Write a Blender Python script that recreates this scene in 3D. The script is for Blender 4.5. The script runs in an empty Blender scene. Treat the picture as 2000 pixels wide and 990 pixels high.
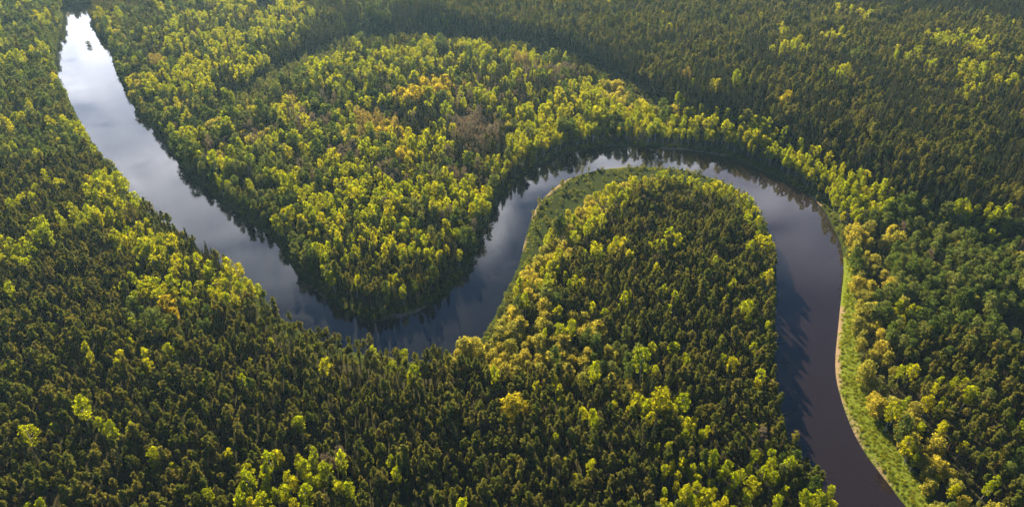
import bpy, math, random
import numpy as np
from mathutils import Vector

R = math.radians
rng = np.random.default_rng(7)
random.seed(7)
SC = bpy.context.scene
COL = SC.collection

# ------------------------------------------------------------------ camera
CAM_H, PITCH, FPX, VW, VH = 250.0, R(33.8), 1335.0, 2000.0, 990.0
cam_d = bpy.data.cameras.new('camera')
cam = bpy.data.objects.new('camera', cam_d); COL.objects.link(cam)
cam.location = (0, 0, CAM_H); cam.rotation_euler = (R(90) - PITCH, 0, 0)
cam_d.sensor_width = 36; cam_d.lens = FPX * 36 / VW
cam_d.clip_start = 1; cam_d.clip_end = 40000
SC.camera = cam

# ------------------------------------------------------------------ light
SUN_EL, SUN_AZ = R(22.5), R(14)            # azimuth: to the left of straight ahead (+Y)
sd = bpy.data.lights.new('sun', 'SUN'); sun = bpy.data.objects.new('sun', sd); COL.objects.link(sun)
sd.energy = 5.0; sd.angle = R(0.5); sd.color = (1.0, 0.81, 0.50)
to_sun = Vector((-math.sin(SUN_AZ) * math.cos(SUN_EL), math.cos(SUN_AZ) * math.cos(SUN_EL), math.sin(SUN_EL)))
sun.rotation_euler = to_sun.to_track_quat('Z', 'Y').to_euler()
sun.location = (0, 0, 400)

SC.view_settings.view_transform = 'Standard'; SC.view_settings.look = 'None'
SC.view_settings.gamma = 1; SC.view_settings.use_curve_mapping = False
SC.view_settings.exposure = 2.35
SC.render.engine = 'CYCLES'
cy = SC.cycles
cy.use_denoising = True
cy.max_bounces = 5; cy.diffuse_bounces = 2; cy.glossy_bounces = 2; cy.transmission_bounces = 4
cy.volume_bounces = 0; cy.transparent_max_bounces = 4
cy.sample_clamp_indirect = 6; cy.caustics_reflective = False; cy.caustics_refractive = False

def proj(p):
    """world points (n,3) -> pixel coordinates of the 2000 x 990 frame"""
    x, y, z = p[:, 0], p[:, 1], p[:, 2] - CAM_H
    c, s = math.cos(PITCH), math.sin(PITCH)
    depth = y * c - z * s
    up = y * s + z * c
    depth = np.maximum(depth, 1e-3)
    return np.stack([VW / 2 + FPX * x / depth, VH / 2 - FPX * up / depth, depth], 1)

def at(px, py, z=0.0):
    """pixel -> world point on the plane at height z"""
    u, v = px - VW / 2, py - VH / 2
    c, s = math.cos(PITCH), math.sin(PITCH)
    d = (u, FPX * c - v * s, -(FPX * s + v * c))
    t = (z - CAM_H) / d[2]
    return (d[0] * t, d[1] * t)

def nt(m):
    m.use_nodes = True
    t = m.node_tree; t.nodes.clear()
    return t, t.nodes, t.links

# world: Nishita sky with clouds drifting across it
W = bpy.data.worlds.new('World'); SC.world = W
t, N, L = nt(W)
sky = N.new('ShaderNodeTexSky'); sky.sky_type = 'NISHITA'; sky.sun_disc = False
sky.sun_elevation = SUN_EL; sky.sun_rotation = -SUN_AZ
sky.air_density = 0.65; sky.dust_density = 0.05; sky.ozone_density = 6.0
tc = N.new('ShaderNodeTexCoord')
sp = N.new('ShaderNodeSeparateXYZ'); L.new(tc.outputs['Generated'], sp.inputs[0])
mz = N.new('ShaderNodeMath'); mz.operation = 'MAXIMUM'; mz.inputs[1].default_value = 0.03; L.new(sp.outputs[2], mz.inputs[0])
dx = N.new('ShaderNodeMath'); dx.operation = 'DIVIDE'; L.new(sp.outputs[0], dx.inputs[0]); L.new(mz.outputs[0], dx.inputs[1])
dy = N.new('ShaderNodeMath'); dy.operation = 'DIVIDE'; L.new(sp.outputs[1], dy.inputs[0]); L.new(mz.outputs[0], dy.inputs[1])
uv = N.new('ShaderNodeCombineXYZ'); L.new(dx.outputs[0], uv.inputs[0]); L.new(dy.outputs[0], uv.inputs[1])
# warp the cloud plane so that cloud edges are ragged
wn = N.new('ShaderNodeTexNoise'); wn.inputs['Scale'].default_value = 4.0; wn.inputs['Detail'].default_value = 5; L.new(uv.outputs[0], wn.inputs['Vector'])
wsub = N.new('ShaderNodeVectorMath'); wsub.operation = 'SUBTRACT'; wsub.inputs[1].default_value = (.5, .5, .5); L.new(wn.outputs['Color'], wsub.inputs[0])
wsc = N.new('ShaderNodeVectorMath'); wsc.operation = 'SCALE'; wsc.inputs['Scale'].default_value = 0.16; L.new(wsub.outputs[0], wsc.inputs[0])
wuv = N.new('ShaderNodeVectorMath'); wuv.operation = 'ADD'; L.new(uv.outputs[0], wuv.inputs[0]); L.new(wsc.outputs[0], wuv.inputs[1])
def cloud(cx, cy_, rx, ry, strength):
    a = N.new('ShaderNodeVectorMath'); a.operation = 'SUBTRACT'; a.inputs[1].default_value = (cx, cy_, 0); L.new(wuv.outputs[0], a.inputs[0])
    b = N.new('ShaderNodeVectorMath'); b.operation = 'DIVIDE'; b.inputs[1].default_value = (rx, ry, 1); L.new(a.outputs[0], b.inputs[0])
    c = N.new('ShaderNodeVectorMath'); c.operation = 'LENGTH'; L.new(b.outputs[0], c.inputs[0])
    m = N.new('ShaderNodeMapRange'); m.interpolation_type = 'SMOOTHSTEP'
    m.inputs['From Min'].default_value = 1.2; m.inputs['From Max'].default_value = 0.3
    m.inputs['To Min'].default_value = 0; m.inputs['To Max'].default_value = strength; L.new(c.outputs['Value'], m.inputs['Value'])
    return m.outputs[0]
cl = None
for px, py, rx, ry, s in ((160, 60, .8, 1.5, .62), (190, 130, .7, .8, .55), (250, 250, .5, .5, .36), (330, 330, .35, .32, .62), (430, 425, .3, .22, .5), (560, 520, .22, .15, .42), (968, 432, .07, .16, .95), (935, 490, .05, .08, .6),
                          (1010, 345, .2, .14, .6), (1200, 310, .5, .22, .55), (1480, 370, .35, .25, .3), (1590, 480, .25, .2, .12)):
    g = at(px, py)
    c = cloud(g[0] / CAM_H, g[1] / CAM_H, rx, ry, s)
    if cl is None: cl = c
    else:
        mx = N.new('ShaderNodeMath'); mx.operation = 'MAXIMUM'; L.new(cl, mx.inputs[0]); L.new(c, mx.inputs[1]); cl = mx.outputs[0]
fn = N.new('ShaderNodeTexNoise'); fn.inputs['Scale'].default_value = 7; fn.inputs['Detail'].default_value = 6; L.new(wuv.outputs[0], fn.inputs['Vector'])
fr = N.new('ShaderNodeMapRange'); fr.inputs['From Min'].default_value = .22; fr.inputs['From Max'].default_value = .58; L.new(fn.outputs['Fac'], fr.inputs['Value'])
cm = N.new('ShaderNodeMath'); cm.operation = 'MULTIPLY'; L.new(cl, cm.inputs[0]); L.new(fr.outputs[0], cm.inputs[1])
cmix = N.new('ShaderNodeMix'); cmix.data_type = 'RGBA'
L.new(cm.outputs[0], cmix.inputs['Factor']); L.new(sky.outputs[0], cmix.inputs['A']); cmix.inputs['B'].default_value = (38, 37, 38.5, 1)
bg = N.new('ShaderNodeBackground'); bg.inputs['Strength'].default_value = 0.05; L.new(cmix.outputs['Result'], bg.inputs['Color'])
wo = N.new('ShaderNodeOutputWorld'); L.new(bg.outputs[0], wo.inputs['Surface'])

# ------------------------------------------------------------------ helpers
def link(name, mesh, parent=None):
    o = bpy.data.objects.new(name, mesh); COL.objects.link(o)
    if parent: o.parent = parent
    return o

def make_mesh(name, v, f, mats=(), mat_idx=None, smooth=False):
    me = bpy.data.meshes.new(name)
    me.from_pydata([tuple(map(float, p)) for p in v], [], [tuple(map(int, q)) for q in f])
    for m in mats: me.materials.append(m)
    if mat_idx is not None: me.polygons.foreach_set('material_index', np.asarray(mat_idx, np.int32))
    if smooth: me.polygons.foreach_set('use_smooth', np.ones(len(f), bool))
    me.update()
    return me

def vnoise(x, y, s, seed=0):
    """smooth value noise in 0..1"""
    x = np.asarray(x) / s; y = np.asarray(y) / s
    xi, yi = np.floor(x), np.floor(y); fx, fy = x - xi, y - yi
    fx = fx * fx * (3 - 2 * fx); fy = fy * fy * (3 - 2 * fy)
    def h(a, b):
        q = np.sin(a * 127.1 + b * 311.7 + seed * 74.7) * 43758.5453
        return q - np.floor(q)
    return (h(xi, yi) * (1 - fx) + h(xi + 1, yi) * fx) * (1 - fy) + (h(xi, yi + 1) * (1 - fx) + h(xi + 1, yi + 1) * fx) * fy

def inside(px, py, poly):
    r = np.zeros(px.shape, bool); n = len(poly)
    for i in range(n):
        x1, y1 = poly[i]; x2, y2 = poly[(i + 1) % n]
        if y1 == y2: continue
        c = ((y1 > py) != (y2 > py)) & (px < (x2 - x1) * (py - y1) / (y2 - y1) + x1)
        r ^= c
    return r

def poly_dist(x, y, poly, closed=True):
    d = np.full(x.shape, 1e12); n = len(poly)
    for i in range(n if closed else n - 1):
        x1, y1 = poly[i]; x2, y2 = poly[(i + 1) % n]
        ex, ey = x2 - x1, y2 - y1; q = ex * ex + ey * ey + 1e-9
        tt = np.clip(((x - x1) * ex + (y - y1) * ey) / q, 0, 1)
        d = np.minimum(d, (x - x1 - tt * ex) ** 2 + (y - y1 - tt * ey) ** 2)
    return np.sqrt(d)

def sstep(a, b, x):
    q = np.clip((x - a) / (b - a), 0, 1)
    return q * q * (3 - 2 * q)

# ------------------------------------------------------------------ river course (water level = 0)
OUTER = [(178, 8), (190, 14), (191, 24), (177, 44), (178, 55), (195, 72), (210, 90), (218, 108), (222, 130), (235, 160), (250, 190), (272, 225),
         (300, 255), (330, 292), (352, 325), (385, 355), (420, 385), (450, 408), (480, 432), (510, 450), (530, 465), (545, 485), (560, 505),
         (575, 530), (595, 550), (620, 573), (650, 595), (685, 615), (720, 626), (760, 625), (800, 615), (840, 598), (870, 578), (893, 555),
         (915, 525), (932, 490), (945, 455), (958, 425), (975, 395), (1000, 365), (1030, 340), (1065, 318), (1100, 303), (1140, 293), (1180, 287),
         (1220, 287), (1260, 290), (1300, 292), (1350, 295), (1400, 303), (1440, 315), (1480, 332), (1520, 350), (1560, 370), (1590, 390),
         (1612, 415), (1624, 440), (1637, 465), (1645, 490), (1648, 530), (1645, 560), (1640, 610), (1636, 650), (1632, 690), (1632, 730),
         (1640, 770), (1655, 815), (1670, 850), (1690, 885), (1720, 925), (1750, 965), (1775, 995), (1830, 1060), (1900, 1150), (2000, 1300)]
INNER = [(136, 9), (125, 16), (122, 50), (112, 85), (108, 120), (112, 150), (130, 183), (146, 218), (166, 254), (186, 287), (213, 328), (240, 361), (270, 392),
         (303, 422), (338, 450), (383, 485), (433, 518), (478, 545), (512, 575), (536, 608), (570, 636), (620, 662), (680, 685), (740, 698),
         (800, 709), (850, 713), (890, 702), (930, 675), (956, 635), (975, 600), (990, 565), (1004, 540), (1016, 508), (1025, 470), (1038, 425), (1055, 395), (1080, 370), (1110, 350),
         (1150, 337), (1190, 330), (1240, 327), (1290, 328), (1340, 334), (1390, 348), (1430, 364), (1458, 388), (1480, 412), (1498, 445),
         (1510, 485), (1516, 530), (1516, 590), (1514, 650), (1514, 710), (1520, 770), (1530, 820), (1546, 865), (1572, 910), (1606, 960), (1630, 1010), (1650, 1060), (1690, 1150), (1760, 1300)]
RIV = [at(*p) for p in OUTER] + [at(*p) for p in INNER[::-1]]
def catmull(P, n=4):
    P = np.array(P); out = []
    for i in range(len(P) - 1):
        p0, p1, p2, p3 = P[max(i - 1, 0)], P[i], P[i + 1], P[min(i + 2, len(P) - 1)]
        for k in range(n):
            s = k / n
            out.append(.5 * ((2 * p1) + (-p0 + p2) * s + (2 * p0 - 5 * p1 + 4 * p2 - p3) * s * s + (-p0 + 3 * p1 - 3 * p2 + p3) * s ** 3))
    out.append(P[-1]); return [tuple(q) for q in out]
RIV = catmull([at(*p) for p in OUTER], 2) + catmull([at(*p) for p in INNER], 2)[::-1]
# far creek that glints between the bushes, and a pool at the right edge
CREEK = [at(*p) for p in ((440, -6), (475, 4), (480, 8), (470, 11), (490, 14), (505, 18), (520, 19), (536, 18), (534, 23), (524, 30), (520, 36))]
POND = [at(*p) for p in ((1955, 652), (1975, 645), (2010, 646), (2030, 655), (2010, 668), (1975, 672), (1958, 664))]

def river_sdf(x, y):
    d = poly_dist(x, y, RIV)
    d = np.where(inside(x, y, RIV), -d, d)
    d2 = poly_dist(x, y, CREEK, False) - 4.5
    d3 = poly_dist(x, y, POND); d3 = np.where(inside(x, y, POND), -d3, d3)
    return d, np.minimum(np.minimum(d, d2), d3)

# terraces: the high pine plateau in the upper right, its far valley, the left slope
PLATEAU = [at(*p) for p in ((640, 66), (760, 74), (900, 82), (1020, 96), (1120, 122), (1200, 160), (1270, 205), (1330, 245), (1420, 285), (1560, 330),
                            (1700, 395), (1800, 430), (2000, 500), (2600, 640), (2600, -60), (1900, 25), (1700, 16), (1500, 6), (1300, -10), (930, -14), (860, 25), (760, 50))]
BACK = [at(*p) for p in ((-400, -62), (700, -8), (930, -45), (1300, -50), (1480, -28), (1700, -10), (1900, 2), (2400, -10), (2400, -150), (-400, -170))]
def ground_z(x, y, d):
    z = np.clip(d / 2.6, -1.6, 1) * 1.5 + 1.6 * sstep(3, 40, d)
    pd = poly_dist(x, y, PLATEAU); pd = np.where(inside(x, y, PLATEAU), pd, -pd)
    bd = poly_dist(x, y, BACK); bd = np.where(inside(x, y, BACK), bd, -bd)
    near = sstep(12, 70, d)
    z = z + near * (14 * sstep(-22, 20, pd) + 26 * sstep(-30, 50, bd) + 5 * (vnoise(x, y, 90, 3) - .5) + 2.2 * (vnoise(x, y, 31, 5) - .5))
    z = z + near * 0.6 * (vnoise(x, y, 9, 8) - .5)
    return z
def terrain_z(x, y):
    return ground_z(x, y, river_sdf(x, y)[1])

# ------------------------------------------------------------------ ground
GRASS_STRIP = [(1650, 505), (1664, 520), (1668, 600), (1672, 680), (1682, 750), (1705, 810), (1745, 880), (1800, 960), (1840, 1010), (1790, 1010), (1700, 895), (1652, 800), (1634, 730), (1638, 620)]
ISLAND_MEADOW = [(1008, 545), (1028, 460), (1040, 415), (1068, 378), (1113, 348), (1190, 328), (1290, 326), (1390, 346), (1440, 366), (1478, 404), (1440, 402), (1380, 384), (1300, 371), (1235, 374), (1170, 393), (1114, 432), (1072, 480), (1046, 540)]
MEADOWS = [GRASS_STRIP, ISLAND_MEADOW]
SAND = [[(600, 560), (650, 594), (720, 626), (790, 617), (850, 592)], [(1290, 291), (1350, 295), (1420, 306)], [(1530, 354), (1570, 376), (1600, 402)],
        [(1020, 490), (1038, 425), (1055, 395), (1110, 350), (1190, 330), (1250, 327)], [(1642, 600), (1632, 700), (1636, 760), (1655, 815), (1690, 885), (1750, 965)]]
SANDW = [.3, .8, .8, .1, .2]

def axis(a, b, step, lo, hi):
    core = list(np.arange(a, b + .1, step)); g = step; p = b
    while p < hi: g *= 1.45; p += g; core.append(p)
    g = step; p = a; pre = []
    while p > lo: g *= 1.45; p -= g; pre.append(p)
    return np.array(pre[::-1] + core)
gx = axis(-900, 900, 4.0, -15000, 15000); gy = axis(60, 1320, 4.0, -6000, 24000)
GX, GY = np.meshgrid(gx, gy); fx, fy = GX.ravel(), GY.ravel()
dr, dall = river_sdf(fx, fy)
fz = ground_z(fx, fy, dall)
nx, ny = len(gx), len(gy)
idx = np.arange(nx * ny).reshape(ny, nx)
quads = np.stack([idx[:-1, :-1], idx[:-1, 1:], idx[1:, 1:], idx[1:, :-1]], -1).reshape(-1, 4)
me = bpy.data.meshes.new('ground')
me.vertices.add(nx * ny); me.vertices.foreach_set('co', np.stack([fx, fy, fz], 1).astype(np.float32).ravel())
me.loops.add(quads.size); me.loops.foreach_set('vertex_index', quads.ravel().astype(np.int32))
me.polygons.add(len(quads)); me.polygons.foreach_set('loop_start', (np.arange(len(quads)) * 4).astype(np.int32))
me.polygons.foreach_set('use_smooth', np.ones(len(quads), bool))
me.update(calc_edges=True); me.validate()
pp = proj(np.stack([fx, fy, fz], 1))
grass = np.zeros(len(fx))
for m in MEADOWS[:1]:
    mw = [at(*q) for q in m]
    sdm = poly_dist(fx, fy, mw); sdm = np.where(inside(fx, fy, mw), sdm, -sdm)
    grass = np.maximum(grass, sstep(-5, 3, sdm))
sand = np.zeros(len(fx))
for line, wd in zip(SAND, SANDW):
    ds = poly_dist(fx, fy, [at(*q) for q in line], False)
    sand = np.maximum(sand, (1 - sstep(wd, wd + 3.6, ds)) * np.clip(.1 + 1.2 * vnoise(fx, fy, 17, 77), 0, 1))
bank = 1 - sstep(4, 14, np.abs(dr))
mw = [at(*q) for q in ISLAND_MEADOW]
sdm = poly_dist(fx, fy, mw); bank = np.maximum(bank, sstep(-4, 3, np.where(inside(fx, fy, mw), sdm, -sdm)))
for nm, val in (('grass', grass), ('sand', sand), ('bank', bank)):
    a = me.attributes.new(nm, 'FLOAT', 'POINT'); a.data.foreach_set('value', val.astype(np.float32))
def mixc(N, L, fac, a, b):
    m = N.new('ShaderNodeMix'); m.data_type = 'RGBA'
    if hasattr(fac, 'default_value') or fac.__class__.__name__.startswith('NodeSocket'): L.new(fac, m.inputs['Factor'])
    else: m.inputs['Factor'].default_value = fac
    for s, v in (('A', a), ('B', b)):
        if isinstance(v, tuple): m.inputs[s].default_value = (*v, 1)
        else: L.new(v, m.inputs[s])
    return m.outputs['Result']
gm = bpy.data.materials.new('forest_floor'); t, N, L = nt(gm)
geo = N.new('ShaderNodeNewGeometry')
n1 = N.new('ShaderNodeTexNoise'); n1.inputs['Scale'].default_value = .12; n1.inputs['Detail'].default_value = 8; L.new(geo.outputs['Position'], n1.inputs['Vector'])
n2 = N.new('ShaderNodeTexNoise'); n2.inputs['Scale'].default_value = .9; n2.inputs['Detail'].default_value = 6; L.new(geo.outputs['Position'], n2.inputs['Vector'])
base = mixc(N, L, n1.outputs['Fac'], (.022, .030, .012), (.045, .036, .022))
gr1 = mixc(N, L, n2.outputs['Fac'], (.07, .10, .012), (.12, .145, .02))
sn1 = mixc(N, L, n2.outputs['Fac'], (.10, .075, .05), (.24, .18, .12))
bk1 = mixc(N, L, n2.outputs['Fac'], (.012, .020, .008), (.036, .046, .015))
def att(nm, gain=1.0):
    a = N.new('ShaderNodeAttribute'); a.attribute_name = nm
    s = N.new('ShaderNodeMath'); s.operation = 'MULTIPLY_ADD'; s.inputs[1].default_value = .9; s.inputs[2].default_value = -.45; L.new(n2.outputs['Fac'], s.inputs[0])
    p = N.new('ShaderNodeMath'); p.operation = 'ADD'; L.new(a.outputs['Fac'], p.inputs[0]); L.new(s.outputs[0], p.inputs[1])
    r = N.new('ShaderNodeMapRange'); r.inputs['From Min'].default_value = .35; r.inputs['From Max'].default_value = .65; L.new(p.outputs[0], r.inputs['Value'])
    return r.outputs[0]
c = mixc(N, L, att('bank'), base, bk1); c = mixc(N, L, att('grass'), c, gr1); c = mixc(N, L, att('sand'), c, sn1)
bs = N.new('ShaderNodeBsdfDiffuse'); L.new(c, bs.inputs['Color'])
bmp = N.new('ShaderNodeBump'); bmp.inputs['Strength'].default_value = .8; bmp.inputs['Distance'].default_value = .6; L.new(n2.outputs['Fac'], bmp.inputs['Height']); L.new(bmp.outputs[0], bs.inputs['Normal'])
om = N.new('ShaderNodeOutputMaterial'); L.new(bs.outputs[0], om.inputs['Surface'])
me.materials.append(gm)
ground = link('ground', me); ground['kind'] = 'structure'
ground['label'] = 'dark forest floor with grassy and sandy river banks'

# ------------------------------------------------------------------ river water
wm = bpy.data.materials.new('river_water'); t, N, L = nt(wm)
geo = N.new('ShaderNodeNewGeometry')
rn = N.new('ShaderNodeTexNoise'); rn.inputs['Scale'].default_value = .55; rn.inputs['Detail'].default_value = 5; L.new(geo.outputs['Position'], rn.inputs['Vector'])
gust = N.new('ShaderNodeTexNoise'); gust.inputs['Scale'].default_value = .035; gust.inputs['Detail'].default_value = 4; L.new(geo.outputs['Position'], gust.inputs['Vector'])
gmr = N.new('ShaderNodeMapRange'); gmr.inputs['From Min'].default_value = .4; gmr.inputs['From Max'].default_value = .7; gmr.inputs['To Min'].default_value = .03; gmr.inputs['To Max'].default_value = .16; L.new(gust.outputs['Fac'], gmr.inputs['Value'])
bmp = N.new('ShaderNodeBump'); bmp.inputs['Distance'].default_value = .25; L.new(rn.outputs['Fac'], bmp.inputs['Height']); L.new(gmr.outputs[0], bmp.inputs['Strength'])
pb = N.new('ShaderNodeBsdfPrincipled')
pb.inputs['Roughness'].default_value = .05; pb.inputs['IOR'].default_value = 1.333
# browner water to the right: shallow silt, its sunlit brown put into the colour
sx = N.new('ShaderNodeSeparateXYZ'); L.new(geo.outputs['Position'], sx.inputs[0])
sm = N.new('ShaderNodeMapRange'); sm.interpolation_type = 'SMOOTHSTEP'; sm.inputs['From Min'].default_value = 30; sm.inputs['From Max'].default_value = 170; L.new(sx.outputs[0], sm.inputs['Value'])
L.new(mixc(N, L, sm.outputs[0], (.005, .006, .009), (.0115, .008, .0095)), pb.inputs['Base Color'])
L.new(bmp.outputs[0], pb.inputs['Normal'])
# wind patches: rougher water here and there
wp = N.new('ShaderNodeTexNoise'); wp.inputs['Scale'].default_value = .02; wp.inputs['Detail'].default_value = 7; wp.inputs['Distortion'].default_value = 1.2; L.new(geo.outputs['Position'], wp.inputs['Vector'])
wr = N.new('ShaderNodeMapRange'); wr.inputs['From Min'].default_value = .42; wr.inputs['From Max'].default_value = .66; wr.inputs['To Min'].default_value = .03; wr.inputs['To Max'].default_value = .11; L.new(wp.outputs['Fac'], wr.inputs['Value']); L.new(wr.outputs[0], pb.inputs['Roughness'])
om = N.new('ShaderNodeOutputMaterial'); L.new(pb.outputs[0], om.inputs['Surface'])
wv, wf = [], []
def water_sheet(x0, x1, y0, y1):
    b = len(wv); wv.extend([(x0, y0, 0), (x1, y0, 0), (x1, y1, 0), (x0, y1, 0)]); wf.append((b, b + 1, b + 2, b + 3))
water_sheet(-1000, 700, 60, 1500)
river = link('river', make_mesh('river', wv, wf, (wm,))); river['kind'] = 'structure'; river['label'] = 'winding dark river reflecting the sky and its banks'

# ------------------------------------------------------------------ foliage materials
def leaf_mat(name, cols, trans, tcol=1.25, gloss=0.0):
    """cols: three base colours picked per tree; patches of lighter and darker clumps come from the mesh's own tone attribute"""
    m = bpy.data.materials.new(name); t, N, L = nt(m)
    oi = N.new('ShaderNodeObjectInfo'); rp = N.new('ShaderNodeValToRGB')
    e = rp.color_ramp.elements; n = len(cols)
    while len(e) < n: e.new(.5)
    for k, cc in enumerate(cols): e[k].position = k / (n - 1); e[k].color = (*cc, 1)
    L.new(oi.outputs['Random'], rp.inputs[0])
    ta = N.new('ShaderNodeAttribute'); ta.attribute_name = 'tone'
    mu = N.new('ShaderNodeMix'); mu.data_type = 'RGBA'; mu.blend_type = 'MULTIPLY'; mu.inputs['Factor'].default_value = 1
    L.new(rp.outputs[0], mu.inputs['A']); L.new(ta.outputs['Color'], mu.inputs['B'])
    d = N.new('ShaderNodeBsdfDiffuse'); L.new(mu.outputs['Result'], d.inputs['Color'])
    tr = N.new('ShaderNodeBsdfTranslucent')
    tg = N.new('ShaderNodeMix'); tg.data_type = 'RGBA'; tg.blend_type = 'MULTIPLY'; tg.inputs['Factor'].default_value = 1
    L.new(mu.outputs['Result'], tg.inputs['A']); tg.inputs['B'].default_value = (tcol * 1.05, tcol, tcol * .6, 1); L.new(tg.outputs['Result'], tr.inputs['Color'])
    mx = N.new('ShaderNodeMixShader'); mx.inputs[0].default_value = trans; L.new(d.outputs[0], mx.inputs[1]); L.new(tr.outputs[0], mx.inputs[2])
    o = N.new('ShaderNodeOutputMaterial'); L.new(mx.outputs[0], o.inputs['Surface'])
    return m
def bark_mat(name, a, b):
    m = bpy.data.materials.new(name); t, N, L = nt(m)
    g = N.new('ShaderNodeTexCoord'); n = N.new('ShaderNodeTexNoise'); n.inputs['Scale'].default_value = 2.5; n.inputs['Detail'].default_value = 5
    L.new(g.outputs['Object'], n.inputs['Vector'])
    c = mixc(N, L, n.outputs['Fac'], a, b); d = N.new('ShaderNodeBsdfDiffuse'); L.new(c, d.inputs['Color'])
    o = N.new('ShaderNodeOutputMaterial'); L.new(d.outputs[0], o.inputs['Surface']); return m
BARK_PINE = bark_mat('pine_bark', (.10, .06, .035), (.22, .12, .065))
BARK_BIRCH = bark_mat('birch_bark', (.25, .24, .22), (.62, .60, .55))
BARK_GREY = bark_mat('grey_bark', (.07, .06, .05), (.16, .14, .12))
M_PINE = leaf_mat('pine_needles', ((.090, .108, .020), (.12, .132, .024), (.16, .146, .034), (.10, .128, .020)), .55)
M_SPRUCE = leaf_mat('spruce_needles', ((.040, .052, .022), (.056, .064, .025), (.075, .070, .030)), .26)
M_BIRCH = leaf_mat('birch_leaves', ((.215, .265, .005), (.27, .31, .006), (.335, .33, .008), (.235, .29, .005)), .72)
M_ALDER = leaf_mat('alder_leaves', ((.070, .110, .022), (.095, .135, .03), (.145, .165, .045), (.085, .125, .022)), .55)
M_WILLOW = leaf_mat('willow_leaves', ((.27, .27, .045), (.34, .30, .045), (.21, .225, .05), (.37, .33, .045)), .6)
M_GOLD = leaf_mat('golden_leaves', ((.34, .30, .016), (.37, .30, .02), (.32, .30, .016)), .62)
M_COPPER = leaf_mat('copper_buds', ((.23, .185, .05), (.27, .22, .05), (.19, .155, .05)), .45)
M_TWIG = leaf_mat('bare_twigs', ((.15, .12, .10), (.19, .155, .12), (.13, .115, .10)), .3)
M_SHRUB = leaf_mat('shrub_leaves', ((.085, .11, .028), (.16, .17, .05), (.11, .14, .03)), .5)
M_GRASS = leaf_mat('grass_blades', ((.13, .18, .012), (.17, .21, .014), (.21, .21, .03)), .55)

# ------------------------------------------------------------------ tree meshes
def tube(v, f, pts, rads, sides=5):
    pts = [np.array(p, float) for p in pts]; rings = []
    for i, (p, r) in enumerate(zip(pts, rads)):
        dr_ = pts[min(i + 1, len(pts) - 1)] - pts[max(i - 1, 0)]; dr_ = dr_ / (np.linalg.norm(dr_) + 1e-9)
        a = np.cross(dr_, (0, 1, 0.01)); a /= np.linalg.norm(a) + 1e-9; b = np.cross(dr_, a)
        b0 = len(v)
        for k in range(sides):
            an = 2 * math.pi * k / sides; v.append(p + r * (math.cos(an) * a + math.sin(an) * b))
        rings.append(b0)
    for i in range(len(rings) - 1):
        for k in range(sides):
            k2 = (k + 1) % sides
            f.append((rings[i] + k, rings[i] + k2, rings[i + 1] + k2, rings[i + 1] + k))

def leaves(rg, centres, radii, per, size, axis_c, flat=1.0, up=.25, jit=.55):
    """small leaf sprays on the skin of every clump; returns verts, quads, tone"""
    V, F, T = [], [], []
    for c, r in zip(centres, radii):
        tone = rg.uniform(.72, 1.22)
        n = int(per * (r / np.mean(radii)) ** 2) + 3
        dirs = rg.normal(size=(n, 3)); dirs /= np.linalg.norm(dirs, axis=1)[:, None]
        p = c + dirs * r * (rg.uniform(.55, 1.08, (n, 1))) * np.array([1, 1, flat])
        ax = np.array([axis_c[0], axis_c[1], c[2] - 1.5]); out = c - ax; out = out / (np.linalg.norm(out) + 1e-6)
        nrm = dirs + .5 * out + np.array([0, 0, up]) + rg.normal(size=(n, 3)) * jit
        nrm /= np.linalg.norm(nrm, axis=1)[:, None]
        a = np.cross(nrm, rg.normal(size=(n, 3))); a /= np.linalg.norm(a, axis=1)[:, None]
        b = np.cross(nrm, a)
        s = size * rg.uniform(.6, 1.3, (n, 1)); s2 = s * rg.uniform(.5, .9, (n, 1))
        q = np.stack([p - a * s, p - b * s2 * .9 + a * s * .1, p + a * s, p + b * s2], 1)
        b0 = len(V); V.extend(q.reshape(-1, 3))
        F.extend((np.arange(n * 4).reshape(-1, 4) + b0).tolist()); T.extend(rg.uniform(.88, 1.12, n).repeat(4) * tone)
    return V, F, T

def crown_pine(rg, h):
    """Scots pine: bare lower trunk, ragged rounded cone above"""
    z0 = h * rg.uniform(.5, .68); rad = rg.uniform(1.4, 2.3); C, Rr = [], []; pw = rg.uniform(1.8, 4.2); lop = rg.normal(size=2) * .35
    for k in range(30):
        u = (k + rg.uniform(0, 1)) / 30
        z = z0 + (h - z0 - .5) * u
        prof = rad * min(1, .45 + u * 1.8) * (1 - u ** pw) ** .75
        an = k * 2.4 + rg.uniform(-.5, .5); rr = prof * rg.uniform(.2, 1.08)
        C.append(np.array([rr * math.cos(an) + lop[0] * u, rr * math.sin(an) + lop[1] * u, z + rg.normal() * .35])); Rr.append(rg.uniform(.5, .85) * (1.05 - .3 * u))
    C.append(np.array([0, 0, h - .5])); Rr.append(.55)
    return C, Rr
def crown_spruce(rg, h):
    C, Rr = [], []; rad = rg.uniform(1.4, 1.9)
    for k in range(40):
        u = (k + .5) / 40; z = h * (.12 + .85 * u); prof = rad * (1 - u) ** .85 + .12
        an = k * 2.4; rr = prof * rg.uniform(.35, .9)
        C.append(np.array([rr * math.cos(an), rr * math.sin(an), z - rr * .25])); Rr.append(.3 + .62 * (1 - u))
    C.append(np.array([0, 0, h - .2])); Rr.append(.25)
    return C, Rr
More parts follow.
